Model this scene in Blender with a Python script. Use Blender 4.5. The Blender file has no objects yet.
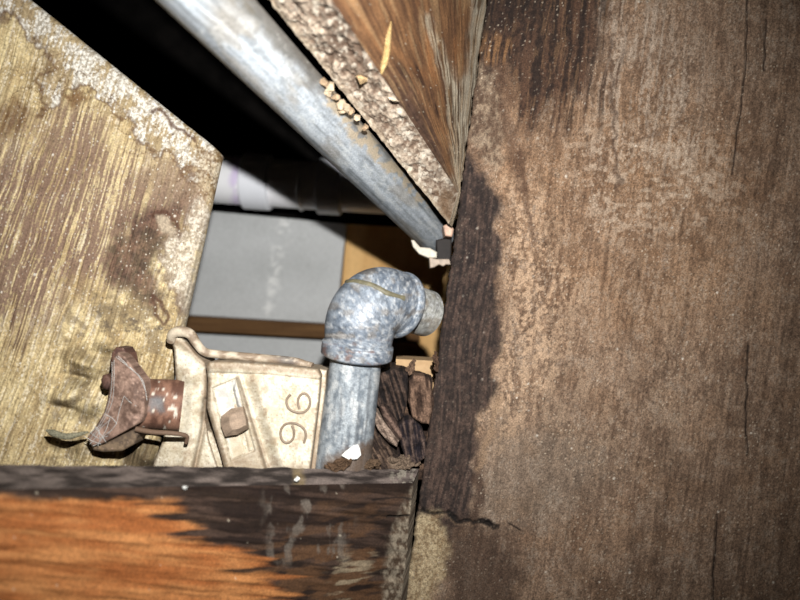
import bpy, bmesh, math, random
import numpy as np
from mathutils import Vector

# ------------------------------------------------------------------ camera, world, light, exposure
S = bpy.context.scene
COL = S.collection
CAM = np.array([0.0, 0.0, 0.5])
FP = 600.0                                   # focal length in pixels of an 800x600 frame

cd = bpy.data.cameras.new('camera')
cd.sensor_width = 36.0
cd.lens = 36.0 * FP / 800.0
cd.clip_start = 0.005
cd.clip_end = 20
cd.dof.use_dof = True
cd.dof.focus_distance = 0.275
cd.dof.aperture_fstop = 7.2
cam = bpy.data.objects.new('camera', cd)
cam.location = CAM
cam.rotation_euler = (math.pi / 2, 0, 0)
COL.objects.link(cam)
S.camera = cam

W = bpy.data.worlds.new('world')
S.world = W
W.use_nodes = True
W.node_tree.nodes['Background'].inputs[0].default_value = (0.5, 0.6, 0.8, 1)
W.node_tree.nodes['Background'].inputs[1].default_value = 0.001

ld = bpy.data.lights.new('phone_flash', 'SPOT')      # the phone's own flash beside its lens
ld.energy = 10.5
ld.spot_size = math.radians(104)
ld.spot_blend = 1.0
ld.shadow_soft_size = 0.0025
ld.color = (1.0, 0.985, 0.95)
lo = bpy.data.objects.new('phone_flash', ld)
lo.location = (CAM[0] + 0.010, CAM[1], CAM[2] + 0.048)
lo.rotation_euler = (math.radians(86), 0, math.radians(7))
COL.objects.link(lo)

S.view_settings.view_transform = 'Standard'
S.view_settings.look = 'None'
S.view_settings.gamma = 1.0
S.view_settings.use_curve_mapping = False
S.view_settings.exposure = 0.0

random.seed(4)
RNG = np.random.RandomState(7)


# ------------------------------------------------------------------ maths helpers
def U(px, py, d):
    """point in the place that lies on the ray through (px, py), d metres in front of the lens"""
    px, py, d = np.broadcast_arrays(np.asarray(px, float), np.asarray(py, float), np.asarray(d, float))
    return np.stack([(px - 400) / FP * d, d, (300 - py) / FP * d], -1) + CAM


def proj(P):
    Q = P - CAM
    return 400 + FP * Q[..., 0] / Q[..., 1], 300 - FP * Q[..., 2] / Q[..., 1]


def hsh(ix, iy, seed):
    n = (ix.astype(np.int64) * 374761393 + iy.astype(np.int64) * 668265263 + seed * 1274126177) & 0xffffffff
    n = ((n ^ (n >> 13)) * 1274126177) & 0xffffffff
    n = (n ^ (n >> 16)) & 0xffffffff
    return n / 4294967295.0


def vn(x, y, seed=0):
    x, y = np.broadcast_arrays(np.asarray(x, float), np.asarray(y, float))
    ix, iy = np.floor(x), np.floor(y)
    fx, fy = x - ix, y - iy
    fx = fx * fx * (3 - 2 * fx)
    fy = fy * fy * (3 - 2 * fy)
    a, b = hsh(ix, iy, seed), hsh(ix + 1, iy, seed)
    c, d = hsh(ix, iy + 1, seed), hsh(ix + 1, iy + 1, seed)
    return (a + (b - a) * fx) * (1 - fy) + (c + (d - c) * fx) * fy


def fbm(x, y, o=4, seed=0):
    s, a, t = 0, 1.0, 0
    for i in range(o):
        s = s + a * vn(x * 2 ** i + 17.3 * i, y * 2 ** i - 9.1 * i, seed + i)
        t += a
        a *= 0.5
    return s / t


def ss(a, b, x):
    t = np.clip((x - a) / (b - a + 1e-12), 0, 1)
    return t * t * (3 - 2 * t)


def lin(c):
    c = np.array(c, float) / 255.0
    return np.where(c <= 0.04045, c / 12.92, ((c + 0.055) / 1.055) ** 2.4)


def mix(a, b, m):
    m = np.asarray(m)[..., None]
    return a * (1 - m) + b * m


def segd(px, py, a, b):
    ax, ay = a
    bx, by = b
    dx, dy = bx - ax, by - ay
    t = np.clip(((px - ax) * dx + (py - ay) * dy) / (dx * dx + dy * dy + 1e-9), 0, 1)
    return np.hypot(px - ax - t * dx, py - ay - t * dy)


def lined(px, py, pts):
    d = np.full(np.shape(px), 1e9)
    for a, b in zip(pts[:-1], pts[1:]):
        d = np.minimum(d, segd(px, py, a, b))
    return d


def sdf(px, py, poly):
    """positive inside"""
    d = lined(px, py, list(poly) + [poly[0]])
    ins = np.zeros(np.shape(px), bool)
    n = len(poly)
    for i in range(n):
        x0, y0 = poly[i]
        x1, y1 = poly[(i + 1) % n]
        c = ((y0 > py) != (y1 > py)) & (px < (x1 - x0) * (py - y0) / ((y1 - y0) + 1e-12) + x0)
        ins ^= c
    return np.where(ins, d, -d)


def region(px, py, poly, soft=6, warp=8, sc=20, seed=1):
    wx = (fbm(px / sc, py / sc, 4, seed) - .5) * 2 * warp
    wy = (fbm(px / sc, py / sc, 4, seed + 50) - .5) * 2 * warp
    return ss(-soft, soft, sdf(px + wx, py + wy, poly))


def stroke(px, py, pts, w=2, soft=1, warp=2, sc=10, seed=1):
    wx = (fbm(px / sc, py / sc, 3, seed) - .5) * 2 * warp
    wy = (fbm(px / sc, py / sc, 3, seed + 50) - .5) * 2 * warp
    return 1 - ss(w - soft, w + soft, lined(px + wx, py + wy, pts))


def specks(px, py, cell, prob, r, seed):
    ix, iy = np.floor(px / cell), np.floor(py / cell)
    ox = ix + .2 + .6 * hsh(ix, iy, seed)
    oy = iy + .2 + .6 * hsh(ix, iy, seed + 1)
    k = hsh(ix, iy, seed + 2) < prob
    rr = r * (.5 + hsh(ix, iy, seed + 3))
    return k * (1 - ss(rr * .6, rr * 1.2, np.hypot(px - ox * cell, py - oy * cell)))


# ------------------------------------------------------------------ object helpers
def tag(o, label=None, cat=None, group=None, kind=None):
    if label: o['label'] = label
    if cat: o['category'] = cat
    if group: o['group'] = group
    if kind: o['kind'] = kind
    return o


def empty(name, loc, label, cat, group=None):
    o = bpy.data.objects.new(name, None)
    o.empty_display_size = 0.01
    o.location = tuple(loc)
    COL.objects.link(o)
    return tag(o, label, cat, group)


def wloc(o):
    v = np.zeros(3)
    while o is not None:
        v += np.array(o.location)
        o = o.parent
    return v


def make(name, V, F, mat, parent=None, col=None, smooth=True, origin=None):
    V = np.asarray(V, float).reshape(-1, 3)
    if parent is not None:
        base = wloc(parent)
        if origin is None: origin = V.mean(0)
    else:
        base = np.zeros(3)
        if origin is None:
            origin = V.mean(0)
            origin[2] = V[:, 2].min()
    origin = np.asarray(origin, float)
    me = bpy.data.meshes.new(name)
    if isinstance(F, np.ndarray):
        k = F.shape[1]
        me.vertices.add(len(V))
        me.vertices.foreach_set('co', (V - origin).ravel())
        me.loops.add(F.size)
        me.loops.foreach_set('vertex_index', F.ravel().astype(np.int32))
        me.polygons.add(len(F))
        me.polygons.foreach_set('loop_start', np.arange(0, F.size, k, dtype=np.int32))
        me.update(calc_edges=True)
        me.validate()
    else:
        me.from_pydata((V - origin).tolist(), [], F)
        me.update()
    if smooth:
        me.polygons.foreach_set('use_smooth', np.ones(len(me.polygons), bool))
    if col is not None:
        at = me.color_attributes.new('Col', 'FLOAT_COLOR', 'POINT')
        c = np.ones((len(V), 4))
        c[:, :3] = np.clip(np.asarray(col).reshape(-1, 3), 0.001, 1)
        at.data.foreach_set('color', c.ravel())
    me.materials.append(mat)
    o = bpy.data.objects.new(name, me)
    COL.objects.link(o)
    if parent is not None: o.parent = parent
    o.location = tuple(origin - base)
    return o


def gridF(nv, nu, flip=False, off=0):
    i = np.arange(nv - 1)[:, None] * nu + np.arange(nu - 1)[None, :]
    i = i.ravel() + off
    f = np.stack([i, i + 1, i + nu + 1, i + nu], -1)
    return f[:, ::-1].copy() if flip else f


class Mesh:
    """joins grids and skirts into one mesh"""
    def __init__(s): s.V, s.F, s.C, s.n = [], [], [], 0

    def add(s, V, F, C):
        V = V.reshape(-1, 3)
        s.V.append(V)
        s.F.append(np.asarray(F) + s.n)
        C = np.broadcast_to(np.asarray(C, float), V.shape) if np.ndim(C) == 1 else C.reshape(-1, 3)
        s.C.append(C)
        s.n += len(V)

    def grid(s, P, C, flip=False):
        s.add(P, gridF(P.shape[0], P.shape[1], flip), C)

    def build(s, name, mat, parent=None):
        return make(name, np.concatenate(s.V), np.concatenate(s.F), mat, parent, np.concatenate(s.C))


def skirt(m, P, C, T):
    """closes a front grid P with sides and back along the vector T"""
    loop = [(0, j) for j in range(P.shape[1])] + [(i, P.shape[1] - 1) for i in range(1, P.shape[0])] + \
           [(P.shape[0] - 1, j) for j in range(P.shape[1] - 2, -1, -1)] + [(i, 0) for i in range(P.shape[0] - 2, -1, -1)]
    I = np.array([a for a, b in loop]); J = np.array([b for a, b in loop])
    L = P[I, J]; c = C[I, J]
    k = 4
    st = np.stack([L + np.asarray(T) * q / k for q in range(k + 1)])
    m.grid(st, np.stack([c] * (k + 1)), True)
    nr, nc = P.shape[:2]
    B = np.stack([np.stack([P[0, 0], P[0, -1]]), np.stack([P[-1, 0], P[-1, -1]])]) + np.asarray(T)
    m.grid(B, np.stack([np.stack([C[0, 0], C[0, -1]]), np.stack([C[-1, 0], C[-1, -1]])]), True)


def frames(path):
    path = np.asarray(path, float)
    t = np.gradient(path, axis=0)
    t /= np.linalg.norm(t, axis=1)[:, None]
    up = np.array([0, 0, 1.0]) if abs(t[0, 2]) < .9 else np.array([0, -1.0, 0])
    n = up - t[0] * up.dot(t[0]); n /= np.linalg.norm(n)
    N = [n]
    for k in range(1, len(path)):
        n = N[-1] - t[k] * N[-1].dot(t[k]); n /= np.linalg.norm(n)
        N.append(n)
    N = np.array(N)
    return t, N, np.cross(t, N)


def tubegrid(path, rad, n=32):
    path = np.asarray(path, float)
    rad = np.broadcast_to(np.asarray(rad, float), (len(path),))
    t, N, B = frames(path)
    a = np.linspace(0, 2 * np.pi, n + 1)
    return path[:, None] + rad[:, None, None] * (np.cos(a)[None, :, None] * N[:, None] + np.sin(a)[None, :, None] * B[:, None])


def tube(name, path, rad, mat, parent=None, n=32, paint=None, inner=None):
    """a round bar along a path; inner gives a hollow end"""
    path = np.asarray(path, float)
    G = tubegrid(path, rad, n)
    px, py = proj(G)
    C = paint(px, py, G) if paint else np.ones(G.shape)
    m = Mesh()
    m.grid(G, C, True)
    for e, fl in ((0, False), (-1, True)):
        cen = np.repeat(path[e][None], n + 1, 0)
        m.grid(np.stack([cen, G[e]]), np.stack([C[e], C[e]]), not fl)
    return m.build(name, mat, parent)


def resample(pts, n):
    pts = np.asarray(pts, float)
    # Catmull-Rom through the points
    P = np.vstack([2 * pts[0] - pts[1], pts, 2 * pts[-1] - pts[-2]])
    out = []
    m = len(pts) - 1
    for u in np.linspace(0, m - 1e-6, n):
        i = int(u); f = u - i
        p0, p1, p2, p3 = P[i:i + 4]
        out.append(.5 * ((2 * p1) + (p2 - p0) * f + (2 * p0 - 5 * p1 + 4 * p2 - p3) * f * f + (3 * p1 - p0 - 3 * p2 + p3) * f ** 3))
    return np.array(out)


def relief(name, poly, depth, hfun, thick, mat, parent=None, paint=None, step=0.8, roll=3.0, rough=0.0):
    """a cast or broken piece: outline poly (px), surface height hfun (px, towards the lens), rounded rim, real thickness"""
    poly = [tuple(p) for p in poly]
    xs = [p[0] for p in poly]; ys = [p[1] for p in poly]
    gx = np.arange(min(xs) - 2 * step, max(xs) + 2 * step, step)
    gy = np.arange(min(ys) - 2 * step, max(ys) + 2 * step, step)
    X, Y = np.meshgrid(gx, gy)
    Sd = sdf(X, Y, poly)
    e = .2
    Gx = (sdf(X + e, Y, poly) - sdf(X - e, Y, poly)) / (2 * e)
    Gy = (sdf(X, Y + e, poly) - sdf(X, Y - e, poly)) / (2 * e)
    gl = np.hypot(Gx, Gy) + 1e-6
    out = (Sd < 0)
    X = np.where(out, X - Sd * Gx / gl, X)
    Y = np.where(out, Y - Sd * Gy / gl, Y)
    ok = Sd > -step * 1.0
    nv, nu = X.shape
    F = gridF(nv, nu)
    keep = ok.ravel()[F].all(1)
    F = F[keep]
    used = np.unique(F)
    rm = -np.ones(nv * nu, int); rm[used] = np.arange(len(used))
    F = rm[F]
    X = X.ravel()[used]; Y = Y.ravel()[used]; Sd = np.maximum(Sd.ravel()[used], 0)
    dep = depth(X, Y) if callable(depth) else np.full(X.shape, depth)
    q = np.clip(1 - Sd / roll, 0, 1)
    h = hfun(X, Y) - roll * (1 - np.sqrt(np.maximum(1 - q * q, 0)))
    if rough: h = h + rough * (fbm(X / 3, Y / 3, 3, 5) - .5)
    V = U(X, Y, dep - h * dep / FP)
    C = paint(X, Y, Sd) if paint else np.ones((len(X), 3))
    m = Mesh()
    m.add(V, F, C)
    # rim walls
    E = np.concatenate([F[:, [0, 1]], F[:, [1, 2]], F[:, [2, 3]], F[:, [3, 0]]])
    key = np.sort(E, 1)
    _, idx, cnt = np.unique(key[:, 0] * 10 ** 7 + key[:, 1], return_index=True, return_counts=True)
    be = E[idx[cnt == 1]]
    T = np.array([0, thick, 0])
    a, b = V[be[:, 0]], V[be[:, 1]]
    ca, cb = C[be[:, 0]], C[be[:, 1]]
    VV = np.stack([b, a, a + T, b + T], 1).reshape(-1, 3)
    CC = np.stack([cb, ca, ca, cb], 1).reshape(-1, 3)
    m.add(VV, np.arange(len(VV)).reshape(-1, 4), CC)
    m.add(V + T, F[:, ::-1], C)
    return m.build(name, mat, parent)


def hull(name, pts, mat, parent=None, col=None, sub=0, amp=0, smooth=False, seed=0):
    bm = bmesh.new()
    for p in pts: bm.verts.new(tuple(p))
    r = bmesh.ops.convex_hull(bm, input=bm.verts)
    bmesh.ops.delete(bm, geom=[v for v in bm.verts if not v.link_faces], context='VERTS')
    if sub:
        bmesh.ops.subdivide_edges(bm, edges=bm.edges[:], cuts=sub, use_grid_fill=True)
    bmesh.ops.recalc_face_normals(bm, faces=bm.faces)
    bm.verts.index_update()
    bm.normal_update()
    V = np.array([v.co[:] for v in bm.verts])
    if amp:
        N = np.array([v.normal[:] for v in bm.verts])
        s = 1 / max(np.ptp(V, 0).max(), 1e-6) * 5
        d = fbm(V[:, 0] * s * 2 + V[:, 1] * s, V[:, 2] * s * 2 - V[:, 1] * s, 3, seed) - .5
        V = V + N * (d * amp)[:, None]
    F = [[v.index for v in f.verts] for f in bm.faces]
    bm.free()
    C = None
    if col is not None:
        s = 900
        n = fbm(V[:, 0] * s + V[:, 1] * 300, V[:, 2] * s, 3, seed + 3)
        C = np.asarray(col)[None] * (.55 + .9 * n)[:, None]
    return make(name, V, F, mat, parent, C, smooth)


# ------------------------------------------------------------------ materials
def nd(nt, t, **k):
    n = nt.nodes.new(t)
    for a, b in k.items(): setattr(n, a, b)
    return n


def mat_attr(name, rough=.85, metal=0.0, spec=.3, nscale=1400, namp=.35, bump=.35, bscale=1600, stretch=(1, 1, 1), bdist=.0004):
    """colour laid down per surface point as attribute Col, fine grain and relief from noise nodes"""
    m = bpy.data.materials.new(name)
    m.use_nodes = True
    nt = m.node_tree
    b = nt.nodes['Principled BSDF']
    tc = nd(nt, 'ShaderNodeTexCoord')
    mp = nd(nt, 'ShaderNodeMapping')
    mp.inputs['Scale'].default_value = stretch
    nt.links.new(tc.outputs['Object'], mp.inputs['Vector'])
    at = nd(nt, 'ShaderNodeAttribute', attribute_name='Col')
    no = nd(nt, 'ShaderNodeTexNoise')
    no.inputs['Scale'].default_value = nscale
    no.inputs['Detail'].default_value = 3
    nt.links.new(mp.outputs[0], no.inputs['Vector'])
    mr = nd(nt, 'ShaderNodeMapRange')
    mr.inputs['From Min'].default_value = .25
    mr.inputs['From Max'].default_value = .75
    mr.inputs['To Min'].default_value = 1 - namp
    mr.inputs['To Max'].default_value = 1 + namp
    nt.links.new(no.outputs['Fac'], mr.inputs['Value'])
    mx = nd(nt, 'ShaderNodeVectorMath', operation='SCALE')
    nt.links.new(at.outputs['Color'], mx.inputs[0])
    nt.links.new(mr.outputs[0], mx.inputs['Scale'])
    nt.links.new(mx.outputs[0], b.inputs['Base Color'])
    b.inputs['Roughness'].default_value = rough
    b.inputs['Metallic'].default_value = metal
    b.inputs['Specular IOR Level'].default_value = spec
    n2 = nd(nt, 'ShaderNodeTexNoise')
    n2.inputs['Scale'].default_value = bscale
    n2.inputs['Detail'].default_value = 4
    nt.links.new(mp.outputs[0], n2.inputs['Vector'])
    bp = nd(nt, 'ShaderNodeBump')
    bp.inputs['Strength'].default_value = bump
    bp.inputs['Distance'].default_value = bdist
    nt.links.new(n2.outputs['Fac'], bp.inputs['Height'])
    nt.links.new(bp.outputs[0], b.inputs['Normal'])
    return m


def mat_noise(name, c1, c2, scale=300, rough=.7, metal=0, spec=.4, bump=.3, stretch=(1, 1, 1), lo_=.35, hi=.65):
    m = bpy.data.materials.new(name)
    m.use_nodes = True
    nt = m.node_tree
    b = nt.nodes['Principled BSDF']
    tc = nd(nt, 'ShaderNodeTexCoord')
    mp = nd(nt, 'ShaderNodeMapping')
    mp.inputs['Scale'].default_value = stretch
    nt.links.new(tc.outputs['Object'], mp.inputs['Vector'])
    no = nd(nt, 'ShaderNodeTexNoise')
    no.inputs['Scale'].default_value = scale
    no.inputs['Detail'].default_value = 5
    nt.links.new(mp.outputs[0], no.inputs['Vector'])
    cr = nd(nt, 'ShaderNodeValToRGB')
    cr.color_ramp.elements[0].position = lo_
    cr.color_ramp.elements[1].position = hi
    cr.color_ramp.elements[0].color = (*c1, 1)
    cr.color_ramp.elements[1].color = (*c2, 1)
    nt.links.new(no.outputs['Fac'], cr.inputs[0])
    nt.links.new(cr.outputs[0], b.inputs['Base Color'])
    b.inputs['Roughness'].default_value = rough
    b.inputs['Metallic'].default_value = metal
    b.inputs['Specular IOR Level'].default_value = spec
    bp = nd(nt, 'ShaderNodeBump')
    bp.inputs['Strength'].default_value = bump
    bp.inputs['Distance'].default_value = .0004
    nt.links.new(no.outputs['Fac'], bp.inputs['Height'])
    nt.links.new(bp.outputs[0], b.inputs['Normal'])
    return m


G0 = 2.3                                             # gain of the flash at working distance
def A(r, g, b, gain=G0): return lin((r, g, b)) / gain


M_WOOD = mat_attr('weathered_wood', rough=.9, spec=.2)
M_GRIT = mat_attr('gritty_wood', rough=.92, spec=.2, nscale=1700, namp=.55, bump=.6, bscale=1500, bdist=.0005)
M_POST = mat_attr('old_painted_wood', rough=.8, spec=.25, namp=.3)
M_GALV = mat_attr('galvanized_steel', rough=.5, metal=.08, spec=.55, nscale=1800, namp=.4, bump=.4)
M_CAST = mat_attr('cast_painted_metal', rough=.6, spec=.4, nscale=2200, namp=.16, bump=.3)
M_RUST = mat_attr('rusty_metal', rough=.75, spec=.35, nscale=2000, namp=.25, bump=.4)
M_ROT = mat_attr('rotten_wood', rough=.95, spec=.12, nscale=1500, namp=.5, bump=.8, bdist=.0008)
M_FAR = mat_attr('far_board', rough=.85, spec=.2, nscale=500, namp=.1, bump=.2)
M_PVC = mat_attr('white_plastic', rough=.35, spec=.5, nscale=600, namp=.03, bump=.05)
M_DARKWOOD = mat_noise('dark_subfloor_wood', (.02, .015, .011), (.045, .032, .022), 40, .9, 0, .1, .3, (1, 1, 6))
M_WHITE = mat_noise('white_paint_flake', (.40, .40, .39), (.5, .5, .48), 300, .6)
M_WEB = mat_noise('cobweb_silk', (.22, .21, .2), (.34, .33, .31), 300, .8)

# ------------------------------------------------------------------ the setting: back of the cavity and what closes it
def box_struct(name, x0, x1, y0, y1, z0, z1, mat):
    V = np.array([[x, y, z] for z in (z0, z1) for y in (y0, y1) for x in (x0, x1)]) + CAM
    F = [[0, 2, 3, 1], [4, 5, 7, 6], [0, 1, 5, 4], [2, 6, 7, 3], [0, 4, 6, 2], [1, 3, 7, 5]]
    return tag(make(name, V, F, mat, smooth=False), kind='structure')


M_CAVITY_SHADE = mat_noise('painted_cavity_shade', (.0035, .0032, .003), (.008, .007, .0065), 60, .95, 0, .05, .2)  # near-black colour carries the shade of the void, keeping it dark under the flash
wall_back = box_struct('wall_back', -.55, .55, .585, .61, -.34, .42, M_CAVITY_SHADE)
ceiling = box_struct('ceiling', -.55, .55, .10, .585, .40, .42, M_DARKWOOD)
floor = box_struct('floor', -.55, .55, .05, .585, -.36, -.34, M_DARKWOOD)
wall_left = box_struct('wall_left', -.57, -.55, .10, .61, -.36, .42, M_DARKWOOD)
tag(wall_back, 'wall closing the back of the cavity, coloured near black for its shade')
tag(ceiling, 'dark timber subfloor above the cavity')
tag(floor, 'dark floor under the cavity')
tag(wall_left, 'dark timber side of the cavity')


def quadgrid(q, nu, nv):
    (x0, y0), (x1, y1), (x2, y2), (x3, y3) = q          # tl, tr, br, bl
    u = np.linspace(0, 1, nu)[None, :]
    v = np.linspace(0, 1, nv)[:, None]
    X = (x0 * (1 - u) + x1 * u) * (1 - v) + (x3 * (1 - u) + x2 * u) * v
    Y = (y0 * (1 - u) + y1 * u) * (1 - v) + (y3 * (1 - u) + y2 * u) * v
    return X, Y


def panel(name, q, d, t, paint, mat, parent, label, n=120):
    X, Y = quadgrid(q, n, n)
    P = U(X, Y, np.full(X.shape, d))
    C = paint(X, Y)
    m = Mesh()
    m.grid(P, C, True)
    skirt(m, P, C, (0, t, 0))
    o = m.build(name, mat, parent)
    if label: o['label'] = label
    return o


def paint_grey(x, y):
    n = fbm(x / 60, y / 30, 4, 3)
    c = mix(lin((208, 210, 210)) * .72, lin((214, 216, 217)) * .86, n)
    st = stroke(x, y, [(285, 222), (279, 250), (274, 275), (266, 310)], 5, 4, 6, 8, 4) * (fbm(x / 4, y / 4, 3, 8) > .5)
    c = mix(c, lin((240, 240, 238)) * .98, st * .6)
    return c


def paint_tan(x, y):
    n = fbm(x / 9 + y / 60, y / 70, 4, 11)
    return mix(lin((200, 150, 92)) * .95, lin((240, 200, 140)) * .95, n)


panel('fibre_cement_panel', [(60, 197), (346, 224), (326, 420), (40, 430)], .565, .018, paint_grey, M_FAR, wall_back,
      'pale grey flat sheet at the back of the cavity')
panel('plywood_panel', [(347.5, 224), (620, 240), (600, 430), (329, 430)], .570, .013, paint_tan, M_FAR, wall_back,
      'tan plywood sheet beside the grey sheet')

# ------------------------------------------------------------------ wide joist on the right
def d_board(X, Y):
    a = .07
    c = .272 * (1 + a * .075)
    return c / (1 + a * (X - 400) / FP)


def paint_board(x, y):
    wob = (fbm(x / 50, y / 90, 3, 20) - .5) * 14
    g = x + (y - 300) * .125 + wob                            # coordinate across the grain
    grain = fbm(g / 3.4, y / 90, 4, 21)
    grain2 = fbm(g / 1.5, y / 26, 3, 22)
    blotch = fbm(x / 50, y / 60, 5, 23)
    fine = fbm(x / 2.4, y / 3.2, 3, 24)
    mid = fbm(x / 9, y / 14, 4, 29)
    v = .24 * grain + .26 * blotch + .2 * grain2 + .3 * mid
    c = mix(A(114, 91, 74), A(156, 129, 107), ss(.34, .66, v))
    px1 = fbm(x / 1.3, y / 1.8, 2, 27)
    c = c * (0.30 + .5 * fine + .9 * px1)[..., None]
    c = mix(c, c * np.array([1.03, .95, .84]), region(x, y, [(470, 60), (640, 90), (760, 120), (740, 330), (560, 330), (500, 250)], 40, 30, 50, 25) * .8)
    c = mix(c, A(130, 115, 101) * (.65 + .7 * fine)[..., None], region(x, y, [(495, 420), (580, 430), (620, 470), (560, 520), (490, 525), (470, 500)], 26, 24, 25, 26) * .55)
    # faint darker bands of growth rings
    c = mix(c, c * .78, ss(.56, .68, fbm(g / 11, y / 240, 3, 30)) * .5)
    c = mix(c, A(156, 142, 128), ss(.56, .7, .5 * px1 + .5 * mid) * .5)
    c = mix(c, c * np.array([1.0, .90, .78]), ss(.5, .7, fbm(x / 24, y / 18, 4, 66)) * .35)
    # pale scuffs: vertical streaks and a cross-grain patch
    st = ss(.47, .66, .6 * fbm(g / 3.2, y / 50, 3, 31) + .4 * fine)
    c = mix(c, A(192, 174, 156), st * region(x, y, [(585, -20), (650, -20), (700, 60), (690, 170), (600, 150), (590, 60)], 24, 20, 30, 32) * .62)
    st = ss(.47, .6, .55 * fbm(x / 8, y / 5, 4, 33) + .25 * fbm(g / 3, y / 14, 3, 39) + .2 * fine)
    c = mix(c, A(196, 174, 152), st * region(x, y, [(560, 140), (650, 120), (740, 150), (735, 210), (690, 235), (600, 235), (580, 190)], 24, 22, 24, 34) * .62)
    st = ss(.46, .6, .5 * fbm(g / 4, y / 12, 4, 35) + .5 * fbm(x / 3, y / 3, 3, 28))
    c = mix(c, A(204, 172, 142), st * region(x, y, [(505, 180), (540, 190), (575, 300), (555, 380), (505, 440), (482, 420), (505, 330)], 20, 16, 20, 36) * .7)
    st = ss(.5, .62, .6 * fbm(g / 4, y / 26, 4, 37) + .4 * fine)
    c = mix(c, A(174, 148, 124), st * region(x, y, [(500, 240), (700, 280), (740, 420), (600, 480), (490, 420)], 40, 34, 40, 38) * .45)
    # dark water-stained top with a lower edge that follows the grain
    fe = (fbm(g / 6.0, y / 400, 3, 40) - .5) * 60
    dk = region(x, y + fe, [(470, -90), (604, -90), (602, 40), (590, 92), (560, 112), (528, 122), (512, 108), (500, 74), (478, 60)], 10, 10, 26, 41)
    dk = np.maximum(dk, .8 * ss(.5, .64, fbm(g / 4, y / 90, 3, 42)) * region(x, y, [(560, -60), (635, -60), (620, 100), (590, 146), (540, 140)], 14, 14, 20, 43))
    dcol = mix(A(36, 25, 22), A(84, 60, 46), ss(.38, .68, .65 * fbm(g / 4.5, y / 60, 4, 44) + .35 * fine))
    c = mix(c, dcol, dk * .95)
    c = mix(c, A(146, 112, 82), dk * ss(.58, .68, fbm(g / 2.2, y / 26, 3, 45)) * .3)
    c = mix(c, A(128, 94, 64), region(x, y, [(478, 30), (512, 40), (507, 66), (480, 64)], 6, 6, 8, 46) * ss(.42, .58, fbm(g / 3, y / 30, 3, 47)))
    c = mix(c, A(30, 22, 20), region(x, y, [(486, -20), (540, -20), (520, 20), (490, 34), (480, 60), (478, 20)], 6, 8, 10, 48) * .6)
    # long damp stain along the edge
    dk = region(x, y, [(420, 118), (462, 140), (482, 165), (500, 200), (498, 260), (503, 320), (490, 390), (478, 440), (472, 478), (468, 520), (455, 540), (395, 515)], 5, 11, 16, 51)
    dcol = mix(A(31, 25, 26), A(88, 70, 62), ss(.38, .74, .45 * fbm(g / 2.0, y / 50, 4, 52) + .3 * fbm(x / 5, y / 9, 3, 53) + .25 * fine))
    c = mix(c, dcol, dk * .94)
    gy = region(x, y, [(476, 62), (498, 70), (505, 130), (500, 172), (470, 140), (468, 100)], 7, 7, 10, 64)
    c = mix(c, mix(A(84, 66, 54), A(150, 132, 112), ss(.35, .65, .5 * mid + .5 * fine)), gy * .75)
    # brown halo and drips next to the stain
    c = mix(c, A(80, 57, 44), stroke(x, y, [(500, 70), (506, 110), (514, 160), (522, 185)], 6, 6, 8, 12, 54) * .6)
    c = mix(c, A(88, 64, 49), stroke(x, y, [(520, 150), (525, 190), (534, 240)], 2.5, 2, 4, 10, 55) * .7)
    c = mix(c, A(74, 53, 41), stroke(x, y, [(610, 40), (612, 100), (615, 150), (620, 190)], 2.2, 2, 5, 9, 56) * .7)
    c = mix(c, A(84, 62, 48), stroke(x, y, [(675, 60), (650, 105), (640, 140), (690, 118)], 2.0, 2, 5, 9, 57) * .45)
    c = mix(c, A(72, 53, 43), stroke(x, y, [(478, 460), (480, 500), (474, 522)], 5, 4, 5, 10, 58) * .8)
    lp = stroke(x, y, [(498, 400), (490, 430), (484, 452), (478, 470)], 3.5, 2.5, 4, 8, 65)
    c = mix(c, A(158, 130, 104), lp * .6)
    # under the crack: bare pale wood, dark again beside it
    c = mix(c, A(72, 55, 45) * (.5 + grain)[..., None], region(x, y, [(445, 518), (500, 528), (520, 560), (520, 700), (440, 700)], 14, 14, 14, 59) * .75)
    pale = region(x, y, [(414, 512), (438, 513), (448, 540), (446, 572), (434, 596), (425, 640), (398, 640), (405, 560)], 7, 8, 9, 60)
    c = mix(c, mix(A(132, 108, 78), A(208, 188, 152), ss(.2, .8, .7 * fbm(x / 2.0, y / 2.6, 3, 61) + .3 * mid)), pale * .9)
    # cracks
    c = mix(c, A(20, 15, 13), stroke(x, y, CRACK, 1.1, 1.1, 5, 6, 62))
    c = mix(c, A(34, 25, 21), region(x, y, [(478, 517), (488, 518), (496, 524), (490, 526), (480, 523)], 1.5, 2, 4, 67))
    c = mix(c, A(120, 98, 78), stroke(x, y, [(430, 515), (446, 516), (458, 525), (474, 525)], 1.6, 1.4, 5, 6, 62) * .5)
    c = mix(c, A(30, 22, 19), stroke(x, y, [(414, 492), (420, 503), (426, 512)], .8, .8, 2, 5, 68))
    for pts in CHECKS:
        c = mix(c, A(36, 26, 21), stroke(x, y, pts, .8, .7, 2.0, 14, 63) * .9)
    # bright grit, thicker in places
    cl = ss(.45, .65, fbm(x / 40, y / 40, 3, 70)) * (1 - .6 * dk)
    c = mix(c, A(206, 188, 166), specks(x, y, 4, .3, .6, 71) * (.3 + .55 * cl) * (1 - .6 * dk))
    c = mix(c, A(226, 214, 198), specks(x + 3, y + 2, 17, .16, .95, 75) * (.3 + .6 * cl) * (1 - .4 * dk))
    c = mix(c, A(40, 29, 24), specks(x + 5, y + 1, 6, .25, .7, 79) * .5)
    return c


CRACK = [(400, 498), (418, 508), (432, 512), (446, 512), (458, 521), (474, 521), (488, 521), (496, 526)]
CHECKS = [[(748, -20), (745, 70), (738, 130), (732, 175)], [(766, 20), (764, 70)], [(748, 345), (746, 420), (747, 455)],
          [(717, 515), (714, 560), (712, 610)], [(509, 524), (520, 530)]]


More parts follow.
